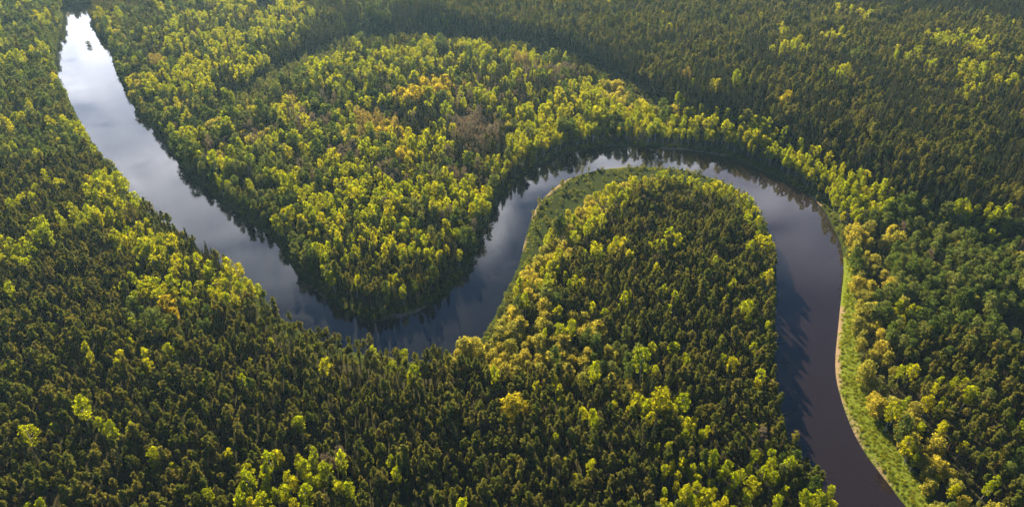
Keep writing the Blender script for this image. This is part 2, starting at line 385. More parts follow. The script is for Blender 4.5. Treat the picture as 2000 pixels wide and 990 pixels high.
def crown_oval(rg, h, z0, rad, n, cr, low=.5):
    C, Rr = [], []
    for k in range(n):
        u = (k + rg.uniform(0, 1)) / n; z = z0 + (h - z0 - cr * .6) * u
        prof = rad * math.sqrt(max(.02, 1 - ((u - low) / (1.04 - low if u > low else low + .12)) ** 2))
        an = k * 2.4 + rg.uniform(-.6, .6); rr = max(0, prof - cr * .35) * math.sqrt(rg.uniform(.12, 1))
        C.append(np.array([rr * math.cos(an), rr * math.sin(an), z])); Rr.append(cr * rg.uniform(.65, 1.2))
    return C, Rr

def tree_meshes(kind, k):
    rg = np.random.default_rng(1000 + 37 * k + sum(map(ord, kind)))
    tv, tf = [], []
    leaf, per, jit, up, flat = .34, 18, .8, .3, .8
    if kind == 'pine_tree':
        h = rg.uniform(14, 16.5); C, Rr = crown_pine(rg, h); leaf, per = .36, 22
        lmat, bark, tr = M_PINE, BARK_PINE, .2
    elif kind == 'spruce_tree':
        h = rg.uniform(15.5, 19); C, Rr = crown_spruce(rg, h); leaf, per, flat, up = .36, 15, .6, .1
        lmat, bark, tr = M_SPRUCE, BARK_GREY, .2
    elif kind == 'birch_tree':
        h = rg.uniform(14, 17); C, Rr = crown_oval(rg, h, h * .38, rg.uniform(2.0, 2.9), 28, .9, .5); leaf, per = .32, 38
        lmat, bark, tr = M_BIRCH, BARK_BIRCH, .15
    elif kind == 'alder_tree':
        h = rg.uniform(13, 17); C, Rr = crown_oval(rg, h, h * .25, rg.uniform(2.6, 3.4), 34, 1.15, .45); leaf, per = .38, 34
        lmat, bark, tr = M_ALDER, BARK_GREY, .18
    elif kind == 'willow_tree':
        h = rg.uniform(10, 13); C, Rr = crown_oval(rg, h, h * .12, rg.uniform(3.6, 4.6), 46, 1.3, .5); leaf, per = .40, 36
        lmat, bark, tr = M_WILLOW, BARK_GREY, .25
    elif kind == 'golden_maple':
        h = rg.uniform(16, 18); C, Rr = crown_oval(rg, h, h * .25, rg.uniform(4.0, 4.8), 48, 1.35, .5); leaf, per = .42, 36
        lmat, bark, tr = M_GOLD, BARK_GREY, .25
    elif kind == 'copper_aspen':
        h = rg.uniform(15, 18); C, Rr = crown_oval(rg, h, h * .35, rg.uniform(2.4, 3.2), 30, 1.05, .5); leaf, per = .36, 15
        lmat, bark, tr = M_COPPER, BARK_GREY, .17
    elif kind == 'bare_tree':
        h = rg.uniform(14, 17); C, Rr = crown_oval(rg, h, h * .35, rg.uniform(2.4, 3.1), 26, 1.1, .5); leaf, per = .30, 10
        lmat, bark, tr = M_TWIG, BARK_GREY, .17
    elif kind == 'young_tree':
        h = rg.uniform(5, 8); C, Rr = crown_oval(rg, h, h * .15, rg.uniform(1.3, 1.8), 14, .75, .45); leaf, per = .3, 16
        lmat, bark, tr = M_SHRUB, BARK_GREY, .08
    elif kind == 'shrub':
        h = rg.uniform(2.2, 3.4); C, Rr = crown_oval(rg, h, .3, rg.uniform(1.3, 1.9), 9, .7, .4); leaf, per = .28, 16
        lmat, bark, tr = M_SHRUB, BARK_GREY, .06
    bend = rg.normal(size=2) * .25
    top = h * .93
    tube(tv, tf, [(0, 0, -1.2), (bend[0] * .4, bend[1] * .4, top * .4), (bend[0], bend[1], top * .75), (0, 0, top)], [tr * 1.25, tr * .9, tr * .55, tr * .15], 6)
    for q in rg.choice(len(C), min(7, len(C)), replace=False):
        c = C[q]; zz = max(.3, c[2] - .45 * math.hypot(c[0], c[1]) - .4); f_ = min(1, zz / top)
        tube(tv, tf, [(bend[0] * f_ * .8, bend[1] * f_ * .8, zz), tuple(c * .55 + np.array([0, 0, zz]) * .45 * np.array([0, 0, 1])), tuple(c)], [tr * .38, tr * .25, tr * .08], 4)
    if kind == 'bare_tree':
        V, F, T = [], [], []
        for c, r in zip(C, Rr):     # fine upward twigs
            for _ in range(16):
                d = rg.normal(size=3); d[2] = abs(d[2]) + .4; d /= np.linalg.norm(d); p = c - d * r * .6
                s = np.cross(d, rg.normal(size=3)); s /= np.linalg.norm(s); b0 = len(V); w = rg.uniform(.05, .11)
                e = p + d * r * rg.uniform(1.2, 2.0)
                V.extend([p - s * w, p + s * w, e + s * w * .5, e - s * w * .5]); F.append((b0, b0 + 1, b0 + 2, b0 + 3)); T.extend([rg.uniform(.8, 1.2)] * 4)
    else:
        V, F, T = leaves(rg, C, Rr, per, leaf, (0, 0), flat, up, jit)
    def tone(me_, T_):
        a = me_.attributes.new('tone', 'FLOAT_COLOR', 'POINT'); T_ = np.asarray(T_, np.float32)
        a.data.foreach_set('color', np.stack([T_, T_, T_ * .95 + .05, np.ones_like(T_)], 1).ravel())
    crown = make_mesh(kind + '_crown', V, F, (lmat,)); tone(crown, T)
    trunk = make_mesh(kind + '_trunk', tv, tf, (bark,), smooth=True)
    nb = len(tv)
    whole = make_mesh(kind + '_whole', list(tv) + list(V), list(tf) + [tuple(i + nb for i in q) for q in F], (bark, lmat), [0] * len(tf) + [1] * len(F))
    tone(whole, [1] * nb + list(T))
    return trunk, crown, whole, h

VARIANTS = {'pine_tree': 11, 'spruce_tree': 4, 'birch_tree': 6, 'alder_tree': 5, 'willow_tree': 5, 'golden_maple': 3, 'copper_aspen': 3, 'bare_tree': 4, 'young_tree': 4, 'shrub': 4}
CR = {'pine_tree': 2.0, 'spruce_tree': 1.75, 'birch_tree': 2.6, 'alder_tree': 2.7, 'willow_tree': 3.6, 'golden_maple': 3.9, 'copper_aspen': 2.7, 'bare_tree': 2.5, 'young_tree': 1.6, 'shrub': 1.5}
HT = {'pine_tree': 16, 'spruce_tree': 17, 'birch_tree': 16.5, 'alder_tree': 15, 'willow_tree': 11, 'golden_maple': 17, 'copper_aspen': 16.5, 'bare_tree': 15.5, 'young_tree': 6.5, 'shrub': 2.8}
KINDS = list(VARIANTS); KI = {k: i for i, k in enumerate(KINDS)}
MESH = {k: [tree_meshes(k, i) for i in range(n)] for k, n in VARIANTS.items()}

# ------------------------------------------------------------------ which tree grows where
P, S, B, A, Wi, G, C_, D, Y, H_ = range(10)      # order of KINDS
# stands: pixel outline of the crowns in the photograph, share of every kind
STANDS = [
    # left bank, far part
    ([(-300, -200), (118, -200), (122, 60), (112, 110), (150, 190), (185, 265), (130, 300), (-300, 330)], {B: .38, A: .46, P: .16}),
    ([(100, 100), (160, 190), (240, 300), (300, 380), (270, 385), (190, 300), (140, 230), (95, 130)], {B: .55, A: .25, P: .2}),
    # peninsula
    ([(205, 20), (330, 5), (330, 150), (300, 165), (235, 120), (225, 60)], {P: .35, S: .35, A: .2, B: .1}),
    ([(300, -20), (560, -10), (640, 40), (630, 70), (540, 90), (430, 190), (300, 180), (320, 60)], {B: .48, A: .16, P: .24, S: .12}),
    ([(180, 40), (240, 20), (250, 120), (300, 210), (360, 280), (500, 420), (580, 520), (545, 490), (340, 320), (240, 180), (215, 100)], {A: .62, Wi: .18, B: .2}),
    ([(270, 180), (430, 190), (560, 150), (760, 180), (800, 330), (560, 360), (420, 360), (300, 240)], {B: .36, A: .44, D: .08, S: .06, Wi: .06}),
    ([(530, 135), (700, 80), (900, 80), (1060, 100), (1130, 110), (1130, 150), (980, 180), (760, 190), (540, 180)], {B: .46, A: .18, P: .2, S: .16}),
    ([(760, 170), (1100, 120), (1140, 160), (1020, 200), (990, 300), (860, 330), (780, 280)], {S: .5, P: .14, B: .22, D: .1, A: .04}),
    ([(500, 330), (1000, 300), (970, 420), (880, 470), (700, 450), (560, 500), (480, 410)], {B: .58, A: .2, P: .1, S: .06, D: .06}),
    ([(560, 480), (700, 440), (880, 450), (930, 470), (880, 560), (760, 610), (650, 585)], {P: .42, S: .3, B: .24, A: .04}),
    ([(560, 470), (600, 470), (700, 600), (640, 590)], {B: .3, A: .4, S: .3}),
    # dark wall of spruces above the old oxbow, and the plateau front, its shade put in as extra dark spruces
    ([(420, 140), (520, 100), (600, 62), (700, 40), (900, 38), (1050, 52), (1150, 78), (1250, 120), (1340, 170), (1330, 205), (1290, 192), (1210, 142), (1130, 98), (1040, 76), (920, 65), (800, 60), (690, 66), (600, 98), (525, 135), (470, 178), (420, 190)], {S: .85, P: .15}),
    ([(1150, 78), (1500, 60), (1800, 150), (2300, 250), (2300, 440), (1900, 400), (1740, 350), (1560, 280), (1420, 230), (1330, 205), (1340, 170), (1250, 120)], {S: .5, P: .5}),
    # birches on the far bank
    ([(990, 230), (1100, 170), (1180, 145), (1250, 165), (1300, 210), (1320, 270), (1100, 290), (990, 310)], {B: .8, A: .14, Wi: .06}),
    ([(1150, 150), (1210, 140), (1300, 195), (1300, 240), (1230, 230)], {Wi: .5, A: .3, Y: .2}),
    ([(1060, 250), (1300, 190), (1420, 215), (1520, 250), (1640, 310), (1740, 370), (1760, 420), (1640, 420), (1520, 340), (1400, 300), (1200, 290), (1060, 310)], {B: .97, A: .03}),
    ([(900, -170), (2300, -170), (2300, 60), (2000, 40), (1900, 28), (1700, 14), (1450, 2), (900, -20)], {S: .95, P: .05}),  # far slope: dark spruces chosen so their colour stands in for shade
    ([(560, -60), (900, -60), (880, 12), (840, 40), (700, 42), (640, 14)], {S: .8, A: .15, P: .05}),  # far terrace edge: its shade also put in as darker trees
    # shaded foot of the plateau
    ([(1130, 105), (1260, 165), (1340, 215), (1300, 240), (1210, 150), (1130, 130)], {Wi: .2, A: .35, Y: .45}),
    ([(1600, 420), (1740, 400), (1760, 380), (1860, 400), (1860, 450), (1700, 470), (1640, 450)], {A: .7, B: .1, Wi: .2}),
    # right bank
    ([(1640, 430), (1720, 410), (2300, 440), (2300, 700), (1960, 670), (1850, 650), (1720, 700), (1680, 560)], {A: .86, Wi: .04, B: .05, D: .05}),
    ([(1640, 440), (1690, 420), (1720, 440), (1720, 560), (1740, 640), (1780, 760), (1700, 760), (1660, 620)], {Wi: .88, A: .12}),
    ([(1770, 700), (1800, 640), (1900, 640), (2300, 720), (2300, 1300), (1960, 1010), (1880, 880), (1790, 800)], {P: .85, B: .1, A: .05}),
    ([(1720, 690), (1800, 760), (1890, 880), (1990, 1010), (2100, 1200), (1900, 1100), (1760, 900), (1700, 760)], {Wi: .4, B: .32, A: .28}),
    # inside the loop
    ([(1000, 520), (1060, 420), (1150, 360), (1240, 335), (1290, 340), (1180, 410), (1110, 490), (1070, 560), (1000, 580)], {Wi: .42, B: .42, A: .16}),
    ([(1300, 330), (1400, 352), (1470, 395), (1510, 440), (1530, 480), (1500, 480), (1450, 410), (1380, 370), (1300, 350)], {B: .75, A: .15, P: .1}),
    ([(860, 690), (940, 600), (985, 560), (1070, 570), (1140, 600), (1240, 670), (1240, 740), (1120, 710), (960, 705)], {Wi: .68, A: .24, B: .08}),
    ([(1080, 640), (1240, 640), (1250, 720), (1120, 725)], {A: .65, Wi: .35}),
    # near forest, bright lower edge
    ([(490, 905), (560, 880), (690, 900), (700, 1010), (460, 1010)], {B: .8, P: .2}),
    ([(1290, 900), (1420, 880), (1560, 870), (1650, 950), (1660, 1100), (1250, 1100), (1280, 940)], {B: .8, A: .1, P: .1}),
]
# single clumps: centre, radii, kind, share
CLUMPS = [
    # left bank birches among the pines
    (225, 355, 60, 25, B, 0.81), (225, 385, 62, 24, B, 0.88), (175, 423, 60, 18, B, 0.94), (85, 452, 28, 20, B, 0.88), (35, 492, 42, 25, B, 0.94),
    (275, 468, 60, 32, B, 0.97), (450, 535, 76, 42, B, 0.97), (310, 555, 85, 30, B, 0.84), (330, 500, 60, 24, B, 0.68), (345, 620, 60, 30, A, .5), (270, 600, 50, 20, A, .5),
    (240, 610, 30, 12, B, 0.68), (415, 480, 40, 30, S, .7), (350, 405, 26, 26, S, .4), (375, 420, 30, 14, B, 0.68), (560, 610, 60, 25, P, .6), (520, 575, 16, 40, S, .6), (330, 592, 8, 5, G, 1), (385, 545, 9, 5, G, .6),
    (40, 380, 60, 30, B, 0.27), (20, 350, 40, 20, P, .8),
    # peninsula
    (340, 165, 65, 20, B, .85), (385, 132, 38, 26, B, .9), (445, 88, 40, 18, B, .8), (505, 135, 62, 24, B, .8), (610, 100, 40, 15, A, .6),
    (310, 125, 8, 7, C_, .8), (605, 230, 36, 15, D, .8), (675, 292, 34, 24, D, .85), (925, 250, 55, 36, D, .75), (735, 238, 36, 22, C_, .85), (700, 255, 30, 14, C_, .5),
    (755, 250, 30, 14, G, .35), (790, 298, 24, 11, G, .85), (795, 185, 18, 13, G, .8), (845, 160, 34, 12, G, .55), (862, 170, 12, 8, G, .9), (1022, 118, 12, 12, C_, .7), (905, 163, 10, 6, C_, .9),
    (830, 280, 60, 30, B, .8), (715, 365, 70, 30, B, .8), (900, 380, 60, 40, B, .85), (520, 395, 50, 30, A, .5), (620, 400, 40, 30, B, .75), (850, 350, 40, 15, B, .8),
    (660, 500, 16, 12, B, .9), (800, 475, 40, 14, B, .7), (840, 490, 20, 15, B, .8), (700, 575, 10, 8, B, .8), (765, 535, 10, 10, B, .8),
    # clearings of the old oxbow
    (540, 168, 60, 12, Y, .8), (480, 172, 45, 12, Y, .95), (700, 88, 120, 8, Y, .5), (1080, 100, 60, 8, Y, .7),
    # plateau
    (1545, 92, 34, 14, B, .6), (1632, 68, 40, 9, B, .75), (1525, 58, 12, 8, B, .6), (1695, 30, 14, 9, B, .6), (1660, 22, 22, 6, B, .3), (1845, 75, 34, 14, B, .75), (1905, 85, 36, 14, B, .75), (1770, 108, 36, 14, B, .65),
    (1672, 100, 10, 9, A, .9), (1640, 140, 20, 12, B, .7), (1900, 138, 26, 20, B, .7), (1895, 178, 26, 12, B, .6), (1970, 158, 34, 10, B, .7), (1822, 125, 10, 8, B, .7), (1930, 118, 14, 8, B, .6), (1987, 118, 10, 6, B, .6),
    (1438, 158, 12, 8, B, .9), (1392, 168, 10, 6, B, .9), (1541, 196, 10, 7, G, .5), (1360, 165, 12, 10, B, .5), (1338, 150, 8, 8, C_, .8), (1240, 40, 60, 20, B, .05), (870, 38, 26, 8, B, .6), (700, 45, 40, 10, A, .4),
    (1555, 105, 70, 24, P, .2),
    # right bank
    (1900, 410, 75, 26, B, .75), (1980, 440, 40, 20, B, .6), (1680, 400, 30, 22, B, .8), (1640, 420, 15, 14, Wi, .9), (1735, 455, 22, 14, Wi, .9), (1765, 610, 22, 28, B, .7), (1770, 705, 22, 22, B, .8), (1730, 745, 30, 26, Wi, .9),
    (1835, 770, 20, 25, B, .7), (1850, 830, 22, 22, B, .75), (1820, 905, 34, 30, Wi, .9), (1930, 940, 34, 30, B, .75), (1890, 935, 30, 24, B, .6), (1885, 855, 10, 12, B, .8), (1825, 605, 9, 6, G, .7), (1870, 500, 90, 40, A, .4),
    # loop
    (1190, 385, 50, 30, B, .6), (1150, 420, 40, 26, B, .6), (1105, 470, 34, 26, B, .55), (1085, 530, 34, 24, B, .7), (1290, 345, 40, 10, B, .6), (1145, 545, 16, 14, B, .7), (1170, 478, 34, 14, B, .6), (1205, 465, 14, 18, B, .7), (1290, 480, 24, 12, B, .7),
    (1220, 490, 14, 10, B, .6), (1335, 470, 8, 10, B, .8), (1180, 540, 9, 9, B, .7), (1225, 575, 14, 9, B, .7), (1285, 530, 8, 8, B, .7), (1360, 450, 10, 8, B, .6), (1395, 500, 8, 8, B, .5), (1330, 465, 10, 10, B, .6), (1350, 520, 12, 10, B, .6),
    (1490, 530, 16, 14, B, .8), (1515, 560, 8, 20, B, .5), (1500, 620, 10, 16, B, .3), (1220, 585, 18, 20, B, .6), (1100, 545, 60, 12, B, .6), (1310, 580, 40, 30, B, .15), (1360, 600, 60, 40, B, .12), (1450, 560, 50, 60, B, .08), (1420, 680, 60, 40, B, .1),
    (1040, 560, 20, 12, Wi, .9), (1000, 640, 34, 14, Wi, .9), (960, 672, 40, 8, Wi, .9), (1195, 670, 14, 10, Wi, .7), (1215, 580, 10, 10, B, .8), (1255, 720, 16, 12, B, .8), (1175, 605, 16, 12, B, .6), (1265, 680, 12, 12, B, .7), (1318, 682, 14, 16, B, .7), (1290, 710, 10, 10, B, .7),
    # near forest
    (184, 688, 20, 14, B, .75), (222, 700, 12, 16, B, .8), (281, 708, 12, 22, B, .8), (329, 682, 20, 11, B, .85), (392, 702, 8, 8, B, .9), (375, 658, 9, 8, B, .8), (527, 648, 9, 8, B, .8), (400, 741, 9, 9, B, .9),
    (473, 746, 9, 9, B, .8), (428, 790, 9, 8, B, .8), (159, 812, 12, 10, B, .9), (183, 818, 9, 9, B, .9), (221, 842, 14, 12, B, .85), (50, 856, 11, 10, B, .9), (265, 822, 12, 9, B, .8), (94, 820, 9, 8, B, .8),
    (180, 870, 8, 8, B, .8), (290, 894, 12, 10, B, .85), (332, 876, 8, 8, B, .9), (336, 898, 8, 9, B, .9), (445, 884, 8, 8, B, .8), (449, 910, 8, 12, B, .8), (32, 936, 12, 14, B, .85), (75, 980, 50, 10, B, .3), (390, 950, 20, 12, B, .6),
    (625, 718, 8, 12, B, .9), (659, 762, 7, 14, B, .9), (643, 790, 9, 9, B, .8), (590, 852, 8, 24, B, .8), (600, 880, 14, 18, B, .8), (560, 905, 24, 16, B, .8), (730, 672, 18, 12, B, .85), (775, 700, 14, 16, B, .6), (800, 728, 14, 8, B, .8),
    (800, 665, 10, 10, B, .5), (830, 678, 8, 12, B, .6), (972, 722, 10, 12, B, .8), (984, 754, 9, 10, B, .9), (1008, 696, 9, 9, B, .8), (1000, 803, 9, 6, G, 1), (1060, 740, 20, 12, B, .6), (1095, 745, 12, 20, B, .6), (1165, 735, 14, 12, B, .8), (1257, 724, 12, 14, B, .9),
    (1092, 778, 12, 9, B, .8), (1145, 800, 16, 16, B, .7), (1212, 772, 12, 14, B, .8), (1260, 785, 26, 24, B, .85), (1300, 770, 14, 16, B, .8), (1335, 800, 30, 24, B, .8), (1345, 830, 26, 20, B, .8), (1370, 830, 34, 26, B, .75), (1170, 830, 14, 12, B, .7),
    (1102, 868, 14, 18, B, .85), (1085, 850, 12, 10, B, .7), (1145, 903, 28, 20, B, .85), (1280, 860, 26, 16, B, .6), (1205, 825, 12, 10, B, .6), (1340, 900, 20, 14, B, .7), (905, 985, 12, 8, B, .8), (745, 850, 9, 9, B, .8), (750, 885, 12, 10, B, .6), (775, 920, 8, 8, B, .7),
    (680, 970, 20, 14, B, .7), (655, 925, 12, 10, B, .7), (870, 985, 24, 8, B, .6), (1300, 970, 26, 18, B, .6), (1480, 815, 14, 10, B, .85), (1452, 727, 8, 8, B, .9), (1490, 733, 9, 9, B, .9), (1345, 690, 9, 9, B, .7), (1515, 605, 8, 10, B, .6), (1400, 790, 30, 20, B, .5),
    (650, 888, 20, 12, D, .7), (1357, 810, 8, 8, D, .9), (1495, 835, 10, 8, D, .8), (370, 690, 14, 14, D, .5), (1252, 955, 14, 10, D, .6), (305, 670, 40, 20, S, .4),
]
# openings without trees: ground outlines in pixels
OPEN = GRASS_STRIP, ISLAND_MEADOW, [(596, 880), (604, 880), (560, 975), (520, 985), (540, 950)], [(-20, 1010), (60, 1000), (180, 968), (300, 945), (300, 955), (190, 985), (60, 1020), (-20, 1030)], [(345, 742), (390, 735), (395, 745), (350, 752)]

xs = np.arange(-1000, 1000, 2.6); ys = np.arange(95, 1420, 2.6)
PX, PY = np.meshgrid(xs, ys); PX = PX.ravel() + rng.uniform(-1.25, 1.25, PX.size); PY = PY.ravel() + rng.uniform(-1.25, 1.25, PY.size)
q = proj(np.stack([PX, PY, np.full(PX.size, 14.)], 1))
k = (q[:, 0] > -260) & (q[:, 0] < 2260) & (q[:, 1] > -170) & (q[:, 1] < 1200)
PX, PY = PX[k], PY[k]
rd, ad = river_sdf(PX, PY)
k = ad > 1.0; PX, PY, rd, ad = PX[k], PY[k], rd[k], ad[k]
PZ = ground_z(PX, PY, ad)
gp = proj(np.stack([PX, PY, PZ], 1)); cp = proj(np.stack([PX, PY, PZ + 14], 1))
n = len(PX)
kind = np.where(rng.uniform(size=n) < .06, S, P)
kind = np.where(rng.uniform(size=n) < .006, B, kind)
jx = cp[:, 0] + (vnoise(PX, PY, 14, 21) - .5) * 16; jy = cp[:, 1] + (vnoise(PX, PY, 14, 22) - .5) * 12
patch = .55 * vnoise(PX, PY, 24, 40) + .3 * vnoise(PX, PY, 9, 41) + .15 * rng.uniform(size=n)     # trees of a kind stand together
order = np.argsort(patch); rank = np.empty(n); rank[order] = np.arange(n) / n
for poly, mix in STANDS:
    m = inside(jx, jy, poly)
    r = rank[m]; r = (r - r.min()) / (np.ptp(r) + 1e-9) if m.any() else r
    rr = np.empty(len(r)); rr[np.argsort(r)] = np.arange(len(r)) / max(1, len(r))
    rr = np.where(rng.uniform(size=len(r)) < .15, rng.uniform(size=len(r)), rr)
    kk = np.full(len(r), P); acc = 0
    for sp_, w in mix.items():
        kk = np.where((rr >= acc) & (rr < acc + w), sp_, kk); acc += w
    kind[m] = kk
for cx, cy_, rx, ry, sp_, w in CLUMPS:
    e = np.sqrt(((jx - cx) / rx) ** 2 + ((jy - cy_) / ry) ** 2)
    m = (e < 1.3) & (rng.uniform(size=n) < w * (1 - sstep(.35, 1.3, e)) * (1.4 if w > .68 else .45 + 1.2 * vnoise(PX, PY, 9, 71)))
    kind[m] = sp_
FEATURE = [(1000, 800, G, 1.12), (325, 590, G, 1.0), (1310, 470, B, 1.0), (1285, 790, B, 1.35), (1245, 775, B, 1.25), (1335, 790, B, 1.3), (1255, 722, B, 1.2), (1680, 400, B, 1.2), (1700, 445, Wi, 1.4), (1735, 460, Wi, 1.35), (1650, 425, Wi, 1.2),
           (330, 415, S, 1.25), (620, 245, A, 1.2), (1318, 680, B, 1.1), (1165, 735, B, 1.1), (221, 840, B, 1.1), (159, 812, B, 1.1), (50, 856, B, 1.1), (329, 682, B, 1.1), (172, 215, B, 1.1), (1025, 118, C_, 1.1)]
feat = np.zeros(n); free = np.ones(n, bool)
for cx, cy_, sp_, sc_ in FEATURE:
    j = np.argmin(np.where(feat > 0, 1e9, (cp[:, 0] - cx) ** 2 + (cp[:, 1] + 8 - cy_) ** 2)); kind[j] = sp_; feat[j] = sc_
drop = np.zeros(n, bool)
for poly in OPEN: drop |= inside(gp[:, 0], gp[:, 1], poly)
# shrubs instead of trees close to the open banks
low = ((rd < 3.2) & (rng.uniform(size=n) < .9)) | ((rd < 4.5) & (rng.uniform(size=n) < .3))
kind = np.where(low, H_, kind)
mead = inside(gp[:, 0], gp[:, 1], ISLAND_MEADOW)
drop &= ~(mead & (rng.uniform(size=n) < .13)); kind = np.where(mead, H_, kind)
low2 = inside(gp[:, 0], gp[:, 1], [(1672, 600), (1690, 640), (1730, 730), (1780, 800), (1850, 890), (1950, 1010), (1890, 1010), (1790, 890), (1740, 820), (1700, 750)])
kind = np.where(low2 & (rng.uniform(size=n) < .85), np.where(rng.uniform(size=n) < .35, Y, H_), kind)
low3 = inside(gp[:, 0], gp[:, 1], [(570, 530), (620, 560), (700, 600), (760, 606), (840, 580), (900, 530), (940, 460), (990, 370), (1060, 310), (1180, 280), (1420, 295), (1530, 340), (1600, 390), (1630, 440), (1680, 460), (1500, 500), (900, 700), (600, 640)]) & (rd < 9)
kind = np.where(low3, np.where(rng.uniform(size=n) < .8, H_, Y), kind)
# the creek and the pool lie in small openings
drop |= (ad < 13) & (gp[:, 0] > 430) & (gp[:, 0] < 560) & (gp[:, 1] < 60); drop |= (ad < 7) & (gp[:, 0] > 1935) & (gp[:, 1] > 630) & (gp[:, 1] < 700)
thin = (rng.uniform(size=n) < .06)
drop |= thin
# small openings with undergrowth inside the broadleaf stands
hole = (.6 * vnoise(PX, PY, 13, 50) + .4 * vnoise(PX, PY, 6, 51)) < .30
hole &= ~inside(jx, jy, [(1040, 240), (1300, 180), (1520, 240), (1760, 370), (1760, 430), (1620, 430), (1500, 350), (1200, 300), (1040, 320)])
hole &= np.isin(kind, (B, A, Wi)) & (feat == 0)
kind = np.where(hole, np.where(rng.uniform(size=n) < .5, Y, H_), kind); drop |= hole & (rng.uniform(size=n) < .3)
# stands differ in age: older, wider trees on the plateau and on the wedge between the river arms
AGE = .85 + .33 * sstep(330, 640, PY)
AGE = np.where(np.isin(kind, (B, A)) & inside(jx, jy, [(180, 40), (640, 100), (1000, 140), (1000, 340), (930, 480), (560, 560), (400, 380)]), AGE * 1.08, AGE)
AGE = np.where((kind == B) & (jx < 600) & (jy > 320), AGE * 1.15, AGE)
AGE = np.where(feat > 0, np.maximum(feat, .9) * np.where(np.isin(kind, (G, B)), 1.15, 1), AGE)
# greedy spacing
crad = np.array([CR[k_] for k_ in KINDS])
OXBOW = [(430, 186), (470, 182), (525, 143), (600, 108), (690, 76), (800, 70), (920, 75), (1040, 86), (1130, 108), (1220, 152), (1300, 202), (1290, 232), (1205, 184), (1120, 137), (1030, 112), (920, 100), (800, 95), (705, 104), (630, 140), (550, 184), (470, 212)]
ox = inside(gp[:, 0], gp[:, 1], OXBOW)
kind = np.where(ox & (feat == 0), np.where((rng.uniform(size=n) < .7) & (gp[:, 0] < 760), Y, H_), kind)
prio = np.array([1, 1, .9, .8, .2, 0, .3, .9, 1.1, 1.2])[kind] + rng.uniform(size=n) * .6 - 5 * (feat > 0)
cell = 6.5; grid = {}; keep = np.zeros(n, bool)
for i in np.argsort(prio):
    if drop[i] and not feat[i]: continue
    x, y, r = PX[i], PY[i], crad[kind[i]] * AGE[i]; a, b = int(x // cell), int(y // cell); ok = True
    for u in (a - 1, a, a + 1):
        for v_ in (b - 1, b, b + 1):
            for j in grid.get((u, v_), ()):
                if (PX[j] - x) ** 2 + (PY[j] - y) ** 2 < (.84 * (r + crad[kind[j]] * AGE[j])) ** 2: ok = False; break
            if not ok: break
        if not ok: break
    if ok: keep[i] = True; grid.setdefault((a, b), []).append(i)
PX, PY, PZ, kind, gp, rd, AGE = PX[keep], PY[keep], PZ[keep], kind[keep], gp[keep], rd[keep], AGE[keep]
n = len(PX)
SCL = np.clip(rng.normal(1.0, .15, n), .62, 1.38) * (1 + .16 * (vnoise(PX, PY, 45, 60) - .5) + .28 * (vnoise(PX, PY, 11, 61) - .5))
SXY = SCL * rng.uniform(.8, 1.25, n) * AGE; SCL = SCL * (1 + .6 * (AGE - 1))
ROT = rng.uniform(0, 2 * math.pi, n); TX, TY = rng.normal(0, .045, n), rng.normal(0, .045, n)
VAR = np.array([rng.integers(VARIANTS[KINDS[k_]]) for k_ in kind])
SCL = np.where((rd < 22) & np.isin(kind, (P, S)) & (PX > 60), np.minimum(SCL, .98), SCL)
hts = np.array([HT[k_] for k_ in KINDS])[kind] * SCL
tp = proj(np.stack([PX, PY, PZ + hts * .85], 1))
size = hts * crad[kind] / tp[:, 2] ** 2
vis = (tp[:, 0] > 4) & (tp[:, 0] < 1996) & (tp[:, 1] > 4) & (tp[:, 1] < 984)
print('TREES', n, {KINDS[i]: int((kind == i).sum()) for i in range(10)}, {KINDS[i]: int(((kind == i) & vis).sum()) for i in range(10)})

# ------------------------------------------------------------------ single trees: the 300 of every kind that show largest
def stand_of(px, py):
    if inside(np.array([px]), np.array([py]), [(560, 160), (1100, 90), (1330, 200), (1200, 285), (1000, 340), (930, 480), (880, 560), (740, 615), (620, 565), (400, 380), (180, 60), (320, 0)])[0]:
        return 'on the wedge between the river arms'
    if px > 1650 and py > 420: return 'on the right bank past the grass strip'
    if py < 450 and px > 990 and not (1000 < px < 1520 and py > 325): return 'on the far bank behind the bend'
    if 940 < px < 1560 and 320 < py < 700: return 'inside the horseshoe bend'
    if px < 560 and py < 600: return 'on the left bank upstream'
    if px < 560: return 'in the near left forest'
    if px < 1000: return 'in the forest below the pointed bend'
    return 'in the near forest under the horseshoe'
MARKS = [(1000, 800, 150, 'near the round golden maple'), (325, 592, 130, 'near the lone orange-gold maple'), (740, 600, 130, 'near the sandy tip'), (1200, 300, 130, 'by the top of the bend'), (1515, 680, 110, 'by the fallen trunks'),
         (575, 905, 140, 'by the cleared strip'), (735, 245, 120, 'near the copper aspens'), (1690, 480, 130, 'by the upper end of the grass'), (1750, 860, 150, 'by the lower end of the grass'), (900, 690, 110, 'at the inner corner of the bend'),
         (1600, 950, 150, 'by the lower river'), (160, 200, 120, 'across from the islet')]
def mark_of(px, py):
    best = ''; bd = 1
    for mx, my, mr, w in MARKS:
        q_ = math.hypot(px - mx, (py - my) * 1.3) / mr
        if q_ < bd: best, bd = ' ' + w, q_
    return best
ADJ = {'pine_tree': 'dark olive pine', 'spruce_tree': 'dark pointed spruce', 'birch_tree': 'bright yellow-green birch', 'alder_tree': 'mid green alder', 'willow_tree': 'pale yellow-green willow',
       'golden_maple': 'broad golden maple', 'copper_aspen': 'copper budding aspen', 'bare_tree': 'leafless greyish tree', 'young_tree': 'short young green tree', 'shrub': 'low green shrub'}
CAT = {'golden_maple': 'maple', 'copper_aspen': 'aspen'}
proto = {}
for kd in KINDS:
    proto[kd] = MESH[kd]
single = np.zeros(n, bool)
roster = {}
